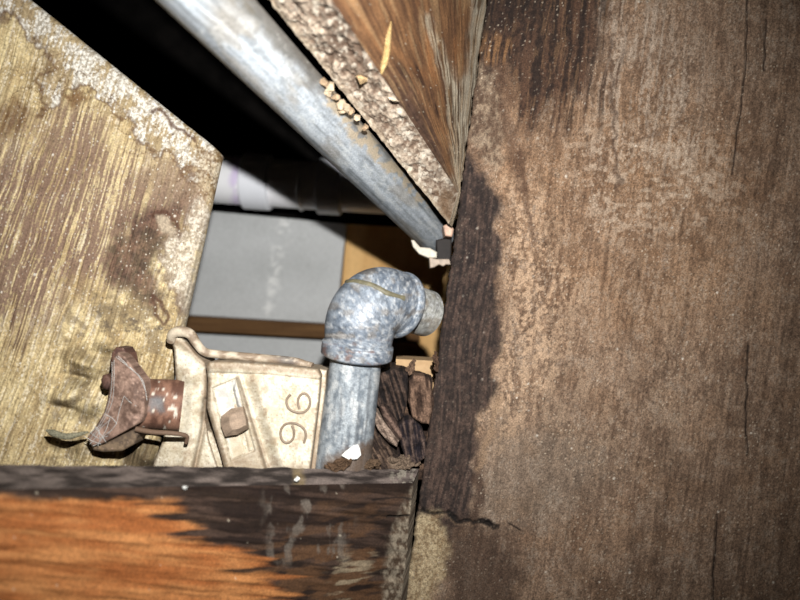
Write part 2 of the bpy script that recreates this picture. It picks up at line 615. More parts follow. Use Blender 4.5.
def board():
    ys = np.concatenate([np.linspace(-420, -30, 40)[:-1], np.arange(-30, 630, .95), np.linspace(631, 900, 30)])
    sx = np.concatenate([np.arange(0, 400, .85), np.linspace(401, 900, 50)])
    Y = np.repeat(ys[:, None], len(sx), 1)
    left = 487 - 82 * ys / 600 + (fbm(ys / 7, 0 * ys, 3, 81) - .5) * 3.5
    X = left[:, None] + sx[None, :]
    C = paint_board(X, Y)
    g = X + (Y - 300) * .125
    h = (fbm(g / 3, Y / 80, 3, 82) - .5) * 1.6 + (fbm(X / 40, Y / 50, 3, 83) - .5) * 4 + (fbm(X / 4, Y / 5, 3, 84) - .5) * 1.2
    h = h - 5 * stroke(X, Y, CRACK, 1.4, 1.4, 5, 6, 62)
    for pts in CHECKS: h = h - 2.5 * stroke(X, Y, pts, .8, .9, 1.2, 20, 63)
    # the piece below the crack stands a little proud
    e = X - left[:, None]
    q = np.clip(1 - e / 4.0, 0, 1)
    h = h - 4 * (1 - np.sqrt(np.maximum(1 - q * q, 0)))
    d = d_board(X, Y)
    P = U(X, Y, d - h * d / FP)
    m = Mesh()
    m.grid(P, C, True)
    skirt(m, P, C, (.003, .022, 0))
    o = m.build('wide_floor_joist', M_GRIT)
    tag(o, 'wide rough brown timber joist with a dark damp stain along its edge', 'joist')
    return o


board()

# ------------------------------------------------------------------ painted post on the left
def d_post(X, Y):
    return .299 / (1 - .294 * (X - 400) / FP)


def paint_post(x, y):
    K = 1.75
    a = lambda r, g_, b: A(r, g_, b, K)
    g = x + (y - 200) * (.27 + .0004 * (200 - x)) + (fbm(x / 40, y / 60, 3, 99) - .5) * 8
    gr = fbm(g / 1.7, y / 60, 3, 101)
    gr2 = vn(g / 1.5, y / 40, 102) * .6 + fbm(g / 1.1, y / 20, 2, 96) * .4
    bl = fbm(x / 40, y / 40, 4, 103)
    fine = fbm(x / 1.8, y / 1.8, 3, 104)
    mid = fbm(x / 6, y / 8, 4, 98)
    grit = (.62 + .76 * fine)[..., None]
    c = mix(a(172, 148, 106), a(230, 210, 162), ss(.3, .7, .45 * bl + .3 * gr + .25 * mid)) * grit
    c = mix(c, a(122, 98, 66), ss(.50, .62, .8 * gr2 + .2 * mid) * .5)
    c = mix(c, a(238, 228, 206), ss(.57, .67, .6 * fbm(g / 3, y / 40, 3, 100) + .4 * fine) * .45)
    # brown wood showing in brushed stripes
    reg = region(x, y, [(-80, 125), (20, 130), (70, 102), (115, 125), (165, 160), (205, 195), (175, 240), (130, 260), (100, 290), (40, 330), (-80, 345)], 30, 30, 40, 105)
    stp = ss(.42, .54, .30 * gr + .36 * gr2 + .22 * fine + .12 * mid + .10 * (reg - .6))
    brown = mix(a(96, 72, 60), a(142, 114, 96), .5 * fine + .5 * mid)
    c = mix(c, brown, reg * stp * .95)
    # dull greyish film over the middle
    c = mix(c, a(150, 128, 104) * grit, region(x, y, [(60, 105), (150, 150), (180, 210), (120, 250), (60, 200)], 30, 26, 24, 97) * .2)
    reg = region(x, y, [(-80, 310), (30, 300), (30, 350), (-80, 370)], 14, 14, 20, 106)
    c = mix(c, a(92, 66, 52), reg * ss(.45, .6, gr2) * .85)
    # dark wet blotch
    bl2 = region(x, y, [(112, 240), (140, 212), (172, 190), (188, 190), (184, 230), (160, 262), (168, 300), (150, 312), (120, 292), (96, 268)], 12, 18, 20, 107)
    c = mix(c, mix(a(52, 32, 25), a(114, 84, 68), ss(.3, .75, .6 * fbm(x / 8, y / 8, 4, 108) + .4 * fine)), bl2 * .88)
    c = mix(c, mix(a(108, 86, 70), a(156, 132, 110), fine), region(x, y, [(140, 150), (215, 165), (205, 230), (180, 205), (150, 200)], 14, 14, 18, 109) * .75)
    # lower part: dull cream with dark mildew, shade under the lumps painted in
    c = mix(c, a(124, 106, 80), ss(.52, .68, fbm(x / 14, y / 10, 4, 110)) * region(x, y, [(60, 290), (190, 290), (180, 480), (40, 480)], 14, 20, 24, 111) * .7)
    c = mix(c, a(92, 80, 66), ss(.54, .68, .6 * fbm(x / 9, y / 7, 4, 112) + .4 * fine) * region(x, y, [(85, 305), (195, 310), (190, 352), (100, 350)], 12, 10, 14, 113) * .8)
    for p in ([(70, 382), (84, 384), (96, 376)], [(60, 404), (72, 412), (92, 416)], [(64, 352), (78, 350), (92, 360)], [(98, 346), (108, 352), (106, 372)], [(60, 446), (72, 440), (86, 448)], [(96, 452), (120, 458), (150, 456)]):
        c = mix(c, a(98, 82, 58), stroke(x, y, p, 5, 4.5, 4, 8, 95) * .55)  # dark strokes put the shade beneath the lumps into the colour
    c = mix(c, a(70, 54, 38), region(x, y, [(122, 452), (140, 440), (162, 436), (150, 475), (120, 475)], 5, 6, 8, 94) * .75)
    # white crust along the upper edge, its lower limit a brown tide line
    BAND = [(-40, -90), (60, -20), (250, 130), (240, 185), (200, 178), (178, 160), (142, 140), (124, 120), (96, 100), (80, 90), (58, 106), (46, 108), (42, 84), (52, 66), (38, 46), (16, 20), (-40, 10)]
    band = region(x, y, BAND, 3, 15, 13, 114)
    c = mix(c, mix(a(132, 110, 82), a(176, 156, 122), fine), band * .75)
    crust = band * ss(.43, .55, .6 * fbm(x / 11, y / 13, 4, 115) + .25 * gr2 + .15 * fine)
    c = mix(c, mix(a(170, 160, 144), a(240, 236, 226), ss(.3, .7, fine)), crust * .92)
    m2 = region(x, y, BAND, 5, 15, 13, 114)
    tide = 4 * m2 * (1 - m2) * ss(-30, 10, y - (x - 40) * .75)
    c = mix(c, a(88, 56, 28), np.clip(tide, 0, 1) * (.45 + .5 * mid))
    f3 = fbm(x / 16, y / 16, 4, 116)
    tide = ss(.022, .0, np.abs(f3 - .52)) * region(x, y, [(-20, 90), (60, 40), (215, 150), (225, 210), (180, 200), (100, 130), (20, 150)], 12, 10, 16, 117)
    c = mix(c, a(94, 62, 34), tide * .75)
    c = mix(c, a(108, 74, 40), region(x, y, [(62, 96), (80, 88), (90, 100), (72, 108)], 4, 5, 6, 118) * .8)
    c = mix(c, a(104, 72, 40), region(x, y, [(-10, 116), (20, 96), (34, 110), (14, 134), (-10, 136)], 9, 9, 10, 121) * .7)
    c = mix(c, a(84, 58, 40), region(x, y, [(40, 52), (52, 62), (50, 76), (40, 72)], 5, 5, 7, 122) * .6)
    for k, p in enumerate([[(150, 112), (160, 110), (168, 118), (172, 126), (184, 132), (196, 140)], [(153, 214), (164, 212), (176, 222), (179, 238), (174, 248)], [(152, 296), (160, 302), (168, 318), (164, 324), (155, 312), (152, 296)]]):
        c = mix(c, a(80, 50, 34), stroke(x, y, p, 2.0, 1.6, 3, 7, 119 + k) * .85)
    WP = [(160, 244), (184, 234), (198, 200), (208, 212), (198, 270), (192, 300), (180, 312), (170, 285), (158, 262)]
    w = region(x, y, WP, 4, 11, 11, 124)
    c = mix(c, mix(a(158, 144, 126), a(224, 214, 198), ss(.33, .67, .5 * fbm(x / 4, y / 4, 3, 125) + .5 * fine)), w * .85)
    m2 = region(x, y, WP, 5, 11, 11, 124)
    c = mix(c, a(86, 58, 42), np.clip(4 * m2 * (1 - m2), 0, 1) * ss(196, 184, x) * .6)
    w = region(x, y, [(156, 216), (168, 217), (175, 230), (172, 238), (160, 230)], 2.5, 3, 7, 126)
    c = mix(c, a(176, 160, 138) * grit, w * .85)
    w = region(x, y, [(186, 290), (200, 240), (208, 250), (194, 330), (180, 332)], 5, 6, 10, 127)
    c = mix(c, a(160, 148, 130) * grit, w * .7)
    w = region(x, y, [(196, 146), (228, 150), (218, 205), (200, 190)], 6, 8, 10, 128)
    c = mix(c, mix(a(110, 82, 50), a(186, 168, 138), ss(.35, .65, .5 * fbm(x / 5, y / 5, 3, 129) + .5 * fine)), w * .75)
    c = mix(c, a(238, 230, 212), specks(x, y, 4, .25, .6, 131) * .6)
    c = mix(c, a(242, 236, 222), specks(x + 2, y + 4, 15, .2, 1.0, 135) * .7)
    c = mix(c, a(64, 48, 38), specks(x + 4, y + 1, 6, .25, .8, 139) * .55)
    return c


def post():
    u = np.concatenate([np.linspace(0, .55, 40)[:-1], np.linspace(.55, 1, 330)])
    v = np.concatenate([np.linspace(0, .72, 470), np.linspace(.725, 1, 40)])
    tl, tr, br, bl = (-300, -268), (224, 152), (90, 760), (-300, 760)
    uu, vv = u[None, :], v[:, None]
    X = (tl[0] * (1 - uu) + tr[0] * uu) * (1 - vv) + (bl[0] * (1 - uu) + br[0] * uu) * vv
    Y = (tl[1] * (1 - uu) + tr[1] * uu) * (1 - vv) + (bl[1] * (1 - uu) + br[1] * uu) * vv
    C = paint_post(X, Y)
    g = X + (Y - 200) * .27
    h = (fbm(g / 2.2, Y / 90, 3, 101) - .5) * 2.4 + (fbm(X / 30, Y / 30, 3, 142) - .5) * 5 + (fbm(X / 3, Y / 3, 3, 143) - .5) * 1.0
    for (cx, cy, rx, ry, an, am) in [(84, 362, 17, 6, .25, 5), (78, 378, 15, 4, .2, -4), (70, 395, 18, 8, -.3, 6), (66, 410, 16, 5, .3, -4), (96, 402, 14, 9, -.5, 5),
                                     (120, 348, 22, 5, .1, 4), (60, 440, 12, 6, .2, 3), (84, 446, 8, 16, .3, 4), (150, 455, 14, 10, -.4, 6), (128, 446, 6, 14, .4, -8)]:
        dx, dy = X - cx, Y - cy
        a = (dx * math.cos(an) + dy * math.sin(an)) / rx
        b = (-dx * math.sin(an) + dy * math.cos(an)) / ry
        h = h + 2.4 * am * np.exp(-(a * a + b * b))
    # worn, rounded arrises
    e1 = (1 - uu) * 470
    e2 = vv * 800 * (.4 + .6 * uu)
    for e, r in ((e1 + 0 * X, 13.0), (e2 + 0 * X, 11.0)):
        q = np.clip(1 - e / r, 0, 1)
        h = h - r * (1 - np.sqrt(np.maximum(1 - q * q, 0)))
    d = d_post(X, Y)
    N = np.array([-.294, 1.0, 0]) / math.hypot(.294, 1)
    P = U(X, Y, d) + N * (-h * d / FP)[..., None]
    m = Mesh()
    m.grid(P, C, True)
    skirt(m, P, C, np.array([-.40, 1.0, 0]) * .045)
    o = m.build('painted_timber_post', M_POST)
    tag(o, 'broad cream painted timber post, flaking to brown with a white crusted edge', 'post')


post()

# ------------------------------------------------------------------ beams built on three long edges
def beam(name, A_, B_, C_, t, nB, nC, paintB, paintC, hB, hC, mat, label, cat):
    """A_ shared arris, B_ and C_ the far edges of the two faces in view; each ((px,py,d),(px,py,d))"""
    La, Lb, Lc = [np.stack([U(*e[0]), U(*e[1])]) for e in (A_, B_, C_)]
    L = lambda E: E[0][None] * (1 - t)[:, None] + E[1][None] * t[:, None]
    a, b, c = L(La), L(Lb), L(Lc)
    m = Mesh()
    res = []
    for (e, n, pf, hf, fl) in ((b, nB, paintB, hB, False), (c, nC, paintC, hC, True)):
        s = np.linspace(0, 1, n)
        P = a[:, None] * (1 - s)[None, :, None] + e[:, None] * s[None, :, None]
        nrm = np.cross(P[-1, 0] - P[0, 0], P[0, -1] - P[0, 0])
        nrm /= np.linalg.norm(nrm)
        if nrm.dot(CAM - P[len(t) // 2, n // 2]) < 0: nrm = -nrm
        px, py = proj(P)
        T_ = np.repeat(t[:, None], n, 1); S_ = np.repeat(s[None], len(t), 0)
        h = hf(px, py, T_, S_)
        P = P + nrm * h[..., None]
        col = pf(px, py, T_, S_)
        m.grid(P, col, fl)
        res.append((P, col))
    (PB, CB), (PC, CC) = res
    dd = b + c - a
    q = lambda E1, E2, c1, c2, fl: m.grid(np.stack([E1, E2], 1), np.stack([c1, c2], 1), fl)
    q(PB[:, -1], dd, CB[:, -1], CB[:, -1], False)
    q(dd, PC[:, -1], CB[:, -1], CC[:, -1], False)
    for e in (0, -1):
        m.grid(np.stack([PB[e], np.linspace(PC[e, -1], dd[e], PB.shape[1])]), np.stack([CB[e], CB[e]]), e == 0)
    o = m.build(name, mat)
    return tag(o, label, cat)


# --- upper joist: stained brown side and rough whitish underside
def pj_side(px, py, t, s):
    gr = fbm(s * 26 + .3 * fbm(t * 4, s * 3, 2, 5), t * 5, 4, 201)
    g2 = fbm(s * 70, t * 9, 3, 202)
    fine = fbm(px / 3, py / 3, 3, 203)
    c = mix(A(104, 72, 50), A(160, 116, 78), ss(.25, .75, .65 * gr + .35 * g2))
    c = mix(c, A(58, 36, 26), ss(.5, .62, fbm(s * 14, t * 4, 4, 204)) * region(px, py, [(380, 60), (440, 60), (462, 150), (458, 190), (400, 110)], 14, 10, 14, 205) * .9)
    c = mix(c, A(184, 126, 78), ss(.48, .62, fbm(s * 12, t * 3, 3, 206)) * region(px, py, [(345, -40), (450, -40), (460, 60), (430, 80), (380, 40)], 16, 10, 16, 207) * .6)
    c = mix(c, mix(A(60, 44, 38), A(112, 86, 72), fine), ss(.34, .06, s + (gr - .5) * .3) * ss(.15, .5, t) * .8)
    # pale weathered streaks by the corner with the wide joist
    w = region(px, py, [(470, -40), (500, -40), (478, 120), (464, 215), (454, 215), (458, 140), (448, 80), (440, 50), (462, 90), (470, 40)], 6, 5, 12, 208)
    c = mix(c, mix(A(112, 94, 74), A(214, 202, 180), ss(.35, .6, g2)), w * .85)
    w = stroke(px, py, [(428, 20), (446, 70), (454, 110), (458, 180)], 5, 4, 4, 10, 209) * ss(.4, .55, g2)
    c = mix(c, A(206, 190, 164), w * .8)
    w = ss(.55, .66, fbm(s * 34, t * 6, 3, 211))
    c = mix(c, A(196, 160, 118), w * .35)
    c = mix(c, A(230, 215, 190), specks(px, py, 6, .18, .6, 212) * .6)
    return c * (.85 + .3 * fine)[..., None]


def pj_under(px, py, t, s):
    GU = 1.55
    n = fbm(px / 8, py / 8, 4, 221)
    n2 = fbm(px / 2.5, py / 2.5, 3, 222)
    c = mix(A(128, 106, 90, GU), A(206, 188, 168, GU), ss(.3, .7, .45 * n + .55 * n2))
    c = mix(c, A(98, 76, 62, GU), region(px, py, [(320, -30), (345, 20), (378, 70), (366, 84), (325, 40)], 8, 8, 10, 223) * .7)
    c = mix(c, A(234, 222, 204, GU), ss(.58, .68, fbm(px / 5, py / 5, 3, 224)) * .7)
    c = mix(c, A(74, 54, 43, GU), ss(.64, .72, fbm(px / 7, py / 5, 4, 225)) * .55)
    c = mix(c, A(216, 198, 172, GU), ss(.8, 1, s) * .5)
    c = mix(c, A(120, 92, 66, GU), region(px, py, [(436, 190), (456, 190), (455, 228), (440, 218)], 5, 3, 6, 226) * .7)
    return c


beam('upper_floor_joist', ((332, 0, .185), (458, 192, .298)), ((493, 0, .2985), (461, 196, .302)), ((267, -2, .200), (449, 224, .309)),
     np.linspace(-.55, 1.0, 420), 200, 110, pj_side, pj_under,
     lambda px, py, t, s: (fbm(s * 60, t * 6, 3, 202) - .5) * .0005 + (fbm(px / 30, py / 30, 3, 230) - .5) * .0014,
     lambda px, py, t, s: ((fbm(px / 8, py / 8, 4, 221) - .5) * .0026 + (fbm(px / 2.5, py / 2.5, 3, 222) - .5) * .0006) * ss(0, .08, s) * ss(1.15, .85, s),
     M_WOOD, 'upper timber joist with stained brown side and rough whitish underside', 'joist')


# --- lower beam: bare orange wood with charred-looking black rot
def pb_front(px, py, t, s):
    GB = G0 * 1.4
    gr = fbm(px / 90 + .02 * py, py / 5 - px / 60, 4, 241)
    fine = fbm(px / 4, py / 4, 3, 242)
    c = mix(A(196, 116, 60, GB), A(236, 160, 96, GB), ss(.3, .7, .6 * gr + .4 * fbm(px / 40, py / 20, 3, 243)))
    jag = (fbm(px / 60, py / 6, 4, 244) - .5) * 120
    edge = px + jag
    # right and top: black rot
    lim = 150 + np.clip((py - 505) / 70, 0, 1) * 110 + np.clip((py - 570) / 40, 0, 1) * 30
    dk = ss(-14, 18, edge - lim)
    dk = np.maximum(dk, ss(503, 494, py + (fbm(px / 25, py / 10, 3, 245) - .5) * 14))
    G2 = G0 * 1.35
    black = mix(A(24, 19, 18, G2), A(82, 65, 56, G2), ss(.44, .74, fbm(px / 40, py / 5 - px / 60, 4, 246)))
    br = region(px, py, [(250, 560), (330, 520), (400, 505), (402, 640), (240, 640)], 26, 22, 24, 247) * ss(.42, .6, fbm(px / 30, py / 6 + px / 30, 4, 248))
    black = mix(black, A(118, 84, 56, G2), br * .75)
    gy = ss(.55, .68, fbm(px / 9, py / 22, 4, 249)) * region(px, py, [(270, 492), (345, 485), (350, 560), (270, 560)], 12, 12, 16, 250)
    black = mix(black, A(140, 132, 122, G2), gy * .65)
    pale = ss(.5, .62, fbm(px / 18 + py / 8, py / 6, 4, 251)) * region(px, py, [(330, 565), (375, 548), (372, 575), (340, 600), (320, 620)], 8, 8, 12, 252)
    black = mix(black, A(182, 164, 136, G2), pale * .85)
    pale = region(px, py, [(392, 525), (408, 500), (414, 480), (420, 540), (405, 640), (380, 640), (386, 565)], 5, 6, 10, 253)
    black = mix(black, mix(A(96, 80, 64, G2), A(196, 182, 160, G2), ss(.25, .75, fbm(px / 2.5, py / 4, 3, 254))), pale * .85)
    c = mix(c, black, dk * .97)
    c = mix(c, A(22, 17, 15, G2), stroke(px, py, [(388, 517), (418, 516)], .9, .8, 1, 8, 255))
    c = mix(c, A(22, 17, 15, G2), stroke(px, py, [(372, 500), (395, 497), (414, 500)], .9, .8, 1.5, 8, 256) * .8)
    c = mix(c, A(240, 225, 200, G2), specks(px, py, 22, .14, 1.0, 257) * .5)
    return c * (.88 + .24 * fine)[..., None]


def pb_top(px, py, t, s):
    G2 = G0 * 1.4
    n = fbm(px / 26, py / 5, 4, 261)
    c = mix(A(64, 54, 50, G2), A(158, 142, 134, G2), ss(.3, .72, n))
    c = mix(c, A(205, 178, 130, G2), region(px, py, [(292, 462), (304, 462), (304, 490), (294, 490)], 4, 5, 8, 262) * .5)
    c = mix(c, A(190, 180, 164, G2), region(px, py, [(392, 466), (420, 466), (420, 500), (398, 495)], 5, 6, 8, 263) * ss(.4, .6, fbm(px / 4, py / 4, 3, 264)) * .8)
    return c


beam('lower_sill_beam', ((-220, 493, .150), (413, 483, .258)), ((-220, 820, .150), (398, 640, .258)), ((-220, 463, .172), (419, 469, .2665)),
     np.linspace(0, 1.0, 520), 190, 46, pb_front, pb_top,
     lambda px, py, t, s: ((fbm(px / 60, py / 5 - px / 60, 4, 271) - .5) * .0016 + (fbm(px / 25, py / 25, 3, 272) - .5) * .002) * ss(0, .04, s)
     - .0014 * stroke(px, py, [(388, 517), (418, 516)], 1.2, 1, 1, 8, 255),
     lambda px, py, t, s: ((fbm(px / 20, py / 6, 4, 273) - .5) * .0012) * ss(0, .25, s),
     M_WOOD, 'lower timber beam with bare orange wood turning to black rot', 'beam')

# ------------------------------------------------------------------ diagonal galvanized pipe
def paint_diag(px, py, G):
    ax, ay = 205.0, 0.0
    ux, uy = .712, .702
    along = (px - ax) * ux + (py - ay) * uy
    k = np.linspace(0, 1, G.shape[1])[None, :] + 0 * px
    th = np.minimum(k, 1 - k) * 2
    n = fbm(along / 40, k * 70, 4, 301)
    n2 = fbm(along / 90, k * 30, 4, 302)
    fl = fbm(px / 3, py / 3, 3, 303)
    c = mix(A(150, 158, 166, 2.1), A(220, 228, 236, 2.1), ss(.3, .7, .4 * n + .35 * n2 + .25 * fl))
    c = mix(c, A(104, 110, 114), ss(.58, .7, fbm(along / 60, k * 40, 4, 304)) * .6)
    c = mix(c, A(236, 240, 240), ss(.6, .72, fbm(along / 7, k * 40, 3, 305)) * .5)
    c = mix(c, A(168, 150, 122), ss(.55, .7, fbm(along / 40, k * 12, 3, 306)) * .4)
    # dust caught under the joist
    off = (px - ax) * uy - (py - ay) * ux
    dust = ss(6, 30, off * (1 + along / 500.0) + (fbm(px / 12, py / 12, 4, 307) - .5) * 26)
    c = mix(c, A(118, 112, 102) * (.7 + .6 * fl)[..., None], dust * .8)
    c = mix(c, A(216, 198, 170), region(px, py, [(318, 84), (345, 100), (440, 216), (420, 206), (360, 150), (325, 105)], 4, 7, 10, 308) * ss(.42, .55, fbm(px / 5, py / 5, 3, 309)) * .9)
    c = mix(c, A(245, 245, 240), specks(px, py, 6, .2, .6, 310) * .7)
    return c


p0, p1 = U(206, -2, .181), U(433, 233, .345)
dv = p1 - p0
path = np.stack([p0 + dv * t for t in np.concatenate([np.linspace(-.75, 0, 30)[:-1], np.linspace(0, 1.03, 300)])])
pg = empty('diagonal_galvanized_pipe', p0, 'long straight galvanized steel pipe running along the upper joist', 'pipe')
tube('pipe', path, .0108, M_GALV, pg, 96, paint_diag)

# broken strap and nail at the far end of that pipe
hg = empty('broken_pipe_strap', U(436, 266, .325), 'small broken whitish metal strap hanging at the far end of the diagonal pipe', 'strap')
pn = lambda base: (lambda X, Y, s: base[None] * (.7 + .6 * fbm(X / 3, Y / 3, 3, 320))[:, None])
relief('hook', [(411, 240), (414, 240), (420, 247), (430, 248), (437, 252), (437, 258), (428, 258), (419, 254), (413, 247)], .322, lambda X, Y: 0 * X, .006, M_CAST, hg,
       pn(A(214, 206, 190, 1.7)), .6, 1.5)
relief('flange', [(429, 257), (437, 259), (449, 259), (452, 265), (446, 264.5), (443, 266.5), (439, 264.5), (434, 267.5), (430, 268)], .320, lambda X, Y: 0 * X, .007, M_CAST, hg,
       pn(A(176, 158, 142, 1.7)), .6, 1.2)
relief('rivet_head', [(443, 226), (449, 223), (454, 229), (452, 237), (445, 236)], .318, lambda X, Y: 1.5 + 0 * X, .012, M_CAST, hg,
       pn(A(206, 170, 148, 1.7)), .6, 2.0)
relief('gap_shade', [(436, 240), (452, 236), (451, 262), (437, 260)], .3285, lambda X, Y: 0 * X, .004, M_RUST, hg, pn(A(34, 27, 24, 1.7)), .8, 1.5)  # near-black sheet standing in for the shade of the gap behind the strap

# ------------------------------------------------------------------ riser, elbow and outlet
def paint_galv(seed, base=(150, 160, 172), hi=(206, 214, 222), dark=(92, 98, 106)):
    def f(px, py, G):
        X = px + G[..., 1] * 900
        n = fbm(X / 5, py / 5, 4, seed)
        n2 = fbm(X / 2.6, py / 2.6, 3, seed + 1)
        c = mix(A(*base), A(*hi), ss(.32, .68, .5 * n + .5 * n2))
        c = mix(c, A(*dark), ss(.56, .68, fbm(X / 6, py / 7, 4, seed + 2)) * .6)
        c = mix(c, A(236, 238, 240), ss(.58, .7, fbm(X / 2, py / 2.5, 3, seed + 3)) * .6)
        c = mix(c, A(150, 132, 108), ss(.62, .72, fbm(X / 12, py / 8, 3, seed + 4)) * .4)
        return c
    return f


RB, RT = U(340, 488, .2625), U(357, 352, .2545)
eg = empty('elbow_pipe_assembly', RB, 'galvanized pipe with a rounded elbow fitting rising from the lower beam', 'pipe')


def paint_riser(px, py, G):
    X = px + py * .11
    n = fbm(X / 3.5, py / 40, 4, 331)
    n2 = fbm(X / 3, py / 4, 3, 332)
    c = mix(A(128, 138, 148), A(204, 212, 218), ss(.3, .7, .5 * n + .5 * n2))
    c = mix(c, A(238, 240, 240), ss(.58, .68, fbm(X / 4, py / 9, 3, 333)) * .6)
    c = mix(c, A(80, 84, 92), ss(.58, .68, fbm(X / 4, py / 60, 3, 334)) * .6)
    c = mix(c, A(112, 86, 74), ss(362, 354, py + (n2 - .5) * 10) * .85)
    c = mix(c, A(120, 96, 76), ss(12, 0, (468 - py) - (px - 318) * .42 + (n2 - .5) * 8) * ss(318, 326, px) * .85)
    return c


rd = RT - RB
tube('riser_pipe', [RB + rd * t for t in np.linspace(0, 1.05, 160)], np.linspace(.0124, .0107, 160), M_GALV, eg, 80, paint_riser)
up = rd / np.linalg.norm(rd)
od = np.array([.70, .68, -.34]); od = od / np.linalg.norm(od)
od = od - up * od.dot(up) * .35
od /= np.linalg.norm(od)
# path of the elbow
E0 = RT - up * .0022
s1 = .0128
R = .0115
ang = math.acos(np.clip(up.dot(od), -1, 1))
nb = od - up * od.dot(up); nb /= np.linalg.norm(nb)
pts = [E0 + up * s1 * k for k in np.linspace(0, 1, 34)[:-1]]
cen = E0 + up * s1 + nb * R
for k in np.linspace(0, ang, 60):
    pts.append(cen - nb * R * math.cos(k) + up * R * math.sin(k))
od2 = up * math.cos(ang) + nb * math.sin(ang)
last = pts[-1]
for k in np.linspace(0, 1, 26)[1:]: pts.append(last + od2 * .0085 * k)
pts = np.array(pts)
cum = np.concatenate([[0], np.cumsum(np.linalg.norm(np.diff(pts, axis=0), axis=1))])
tot = cum[-1]
band = lambda x, c, w, r: (np.clip(1 - ((x - c) / w) ** 2, 0, 1)) ** .35 * r
rad = .0139 + .0011 * ss(.0, .4, cum / tot) * ss(1.0, .6, cum / tot)
rad = np.maximum(rad, .0152 - .0030 * np.clip(np.maximum(1 - cum / .0008, (cum - .0056) / .0012), 0, 1) ** 2)
rad = np.maximum(rad, .0120 + band(cum, tot - .0026, .0028, .0030))


def paint_elbow(px, py, G):
    c = paint_galv(341, (114, 126, 142), (176, 186, 198), (78, 86, 98))(px, py, G) * .92
    c = mix(c, A(128, 92, 78), ss(.58, .7, fbm(px / 6, py / 4, 3, 346)) * ss(336, 350, py) * .7)
    return c


el = tube('elbow_fitting', pts, rad, M_GALV, eg, 96, paint_elbow)
# olive sealant line round the bend
tt, NN, BB = frames(pts)
rg = []
for a in np.linspace(0, 2 * np.pi, 145):
    nr = math.cos(a) * NN + math.sin(a) * BB
    Q = pts + (rad - .0009)[:, None] * nr
    qx, qy = proj(Q)
    f = np.abs(qy - (284 + (qx - 347) * .26 - 5 * np.clip(1 - ((qx - 366) / 22) ** 2, 0, 1)))
    f[:30] = 1e3; f[96:] = 1e3
    k = int(np.argmin(f))
    if f[k] < 1.5 and nr[k].dot(CAM - Q[k]) > 0: rg.append((qx[k], Q[k]))
rg = [q for _, q in sorted(rg, key=lambda e: e[0])]
rg = resample(np.array(rg)[::6], 60)
G = tubegrid(np.array(rg), .00145, 10)
m = Mesh(); px_, py_ = proj(G)
m.grid(G, mix(A(92, 88, 72), A(142, 134, 104), fbm(px_ / 3, py_ / 3, 3, 351)), True)
m.build('sealant_line', M_CAST, el)['label'] = 'olive brown line of old sealant round the elbow'
op = [pts[-1] + od2 * k for k in np.linspace(-.003, .0150, 40)]
tube('outlet_pipe', op, .0108, M_GALV, eg, 64, paint_galv(361, (150, 150, 146), (206, 206, 200), (110, 108, 104)))

# ------------------------------------------------------------------ white plastic drain pipe at the back
def pvc(c1, c2, seed):
    return lambda px, py, G: mix(np.array(c1), np.array(c2), fbm(px / 20, py / 20, 3, seed))


q0, q1 = U(120, 173, .520), U(470, 196, .520)
qd = q1 - q0
pv = empty('white_drain_pipe', q0, 'white plastic drain pipe with purple primer stain and couplings at the back', 'pipe')
at = lambda x: q0 + qd * (x - 120) / 350.0


def paint_pvc(px, py, G):
    c = mix(np.array([.80, .80, .84]), np.array([.9, .9, .92]), fbm(px / 20, py / 20, 3, 371))
    pr = region(px, py, [(230, 120), (247, 120), (247, 240), (230, 240)], 4, 5, 10, 372) * ss(.2, .5, fbm(px / 8, py / 10, 3, 373))
    return mix(c, np.array([.6, .47, .76]), pr * .7)


tube('pipe', [at(x) for x in np.linspace(60, 520, 200)], .0205, M_PVC, pv, 64, paint_pvc)
for (a, b) in ((244, 272), (318, 343)):
    xs = np.linspace(a, b, 30)
    rr = .0205 + .0034 * np.clip(np.minimum((xs - a) / 1.2, (b - xs) / 1.2), 0, 1) ** .5
    tube('coupling', [at(x) for x in xs], rr, M_PVC, pv, 64, pvc((.72, .74, .80), (.84, .86, .92), 375))
bead = [at(301) + np.array([0, math.cos(a), math.sin(a)]) * .0212 for a in np.linspace(math.pi * .9, math.pi * 1.75, 30)]
m = Mesh(); G = tubegrid(np.array(bead), np.array([.0009 + .0007 * vn(k * .7, 0, 3) for k in range(30)]), 8)
m.grid(G, np.full(G.shape, .75), True)
m.build('glue_bead', M_PVC, pv)

# ------------------------------------------------------------------ brown batten before the grey sheet
def paint_batten(x, y):
    n = fbm(x / 40, y / 3, 4, 381)
    return mix(lin((104, 72, 44)) * .5, lin((150, 112, 72)) * .5, n)


o = panel('brown_wood_batten', [(100, 311), (420, 330), (420, 343), (100, 326)], .535, .03, paint_batten, M_FAR, None, None, 80)
tag(o, 'thin brown wood batten lying across the grey sheet', 'batten')

# ------------------------------------------------------------------ cast bracket marked 96
KC = 1.7
cb = empty('cast_bracket', U(240, 470, .255), 'cream painted cast metal bracket marked 96 with a slotted bolt', 'bracket')
CRM = [A(196, 182, 156, KC), A(236, 227, 206, KC), A(156, 128, 100, KC)]


def paint_cast(lines=(), seed=400):
    def f(X, Y, Sd):
        n = fbm(X / 18, Y / 18, 4, seed)
        f2 = fbm(X / 2.2, Y / 2.2, 3, seed + 1)
        c = mix(CRM[0], CRM[1], ss(.3, .7, .6 * n + .4 * f2))
        c = mix(c, CRM[2], ss(.6, .72, fbm(X / 7, Y / 7, 4, seed + 2)) * .45)
        c = mix(c, A(120, 86, 66, KC), specks(X, Y, 2.6, .35, .6, seed + 3) * .5)
        c = mix(c, A(136, 114, 92, KC), ss(3.2, .5, Sd + (f2 - .5) * 3) * .7)
        for pts, w, s in lines:
            c = mix(c, A(148, 124, 100, KC), stroke(X, Y, pts, w, w * .8, 1.5, 8, seed + 5) * s)
        return c
    return f


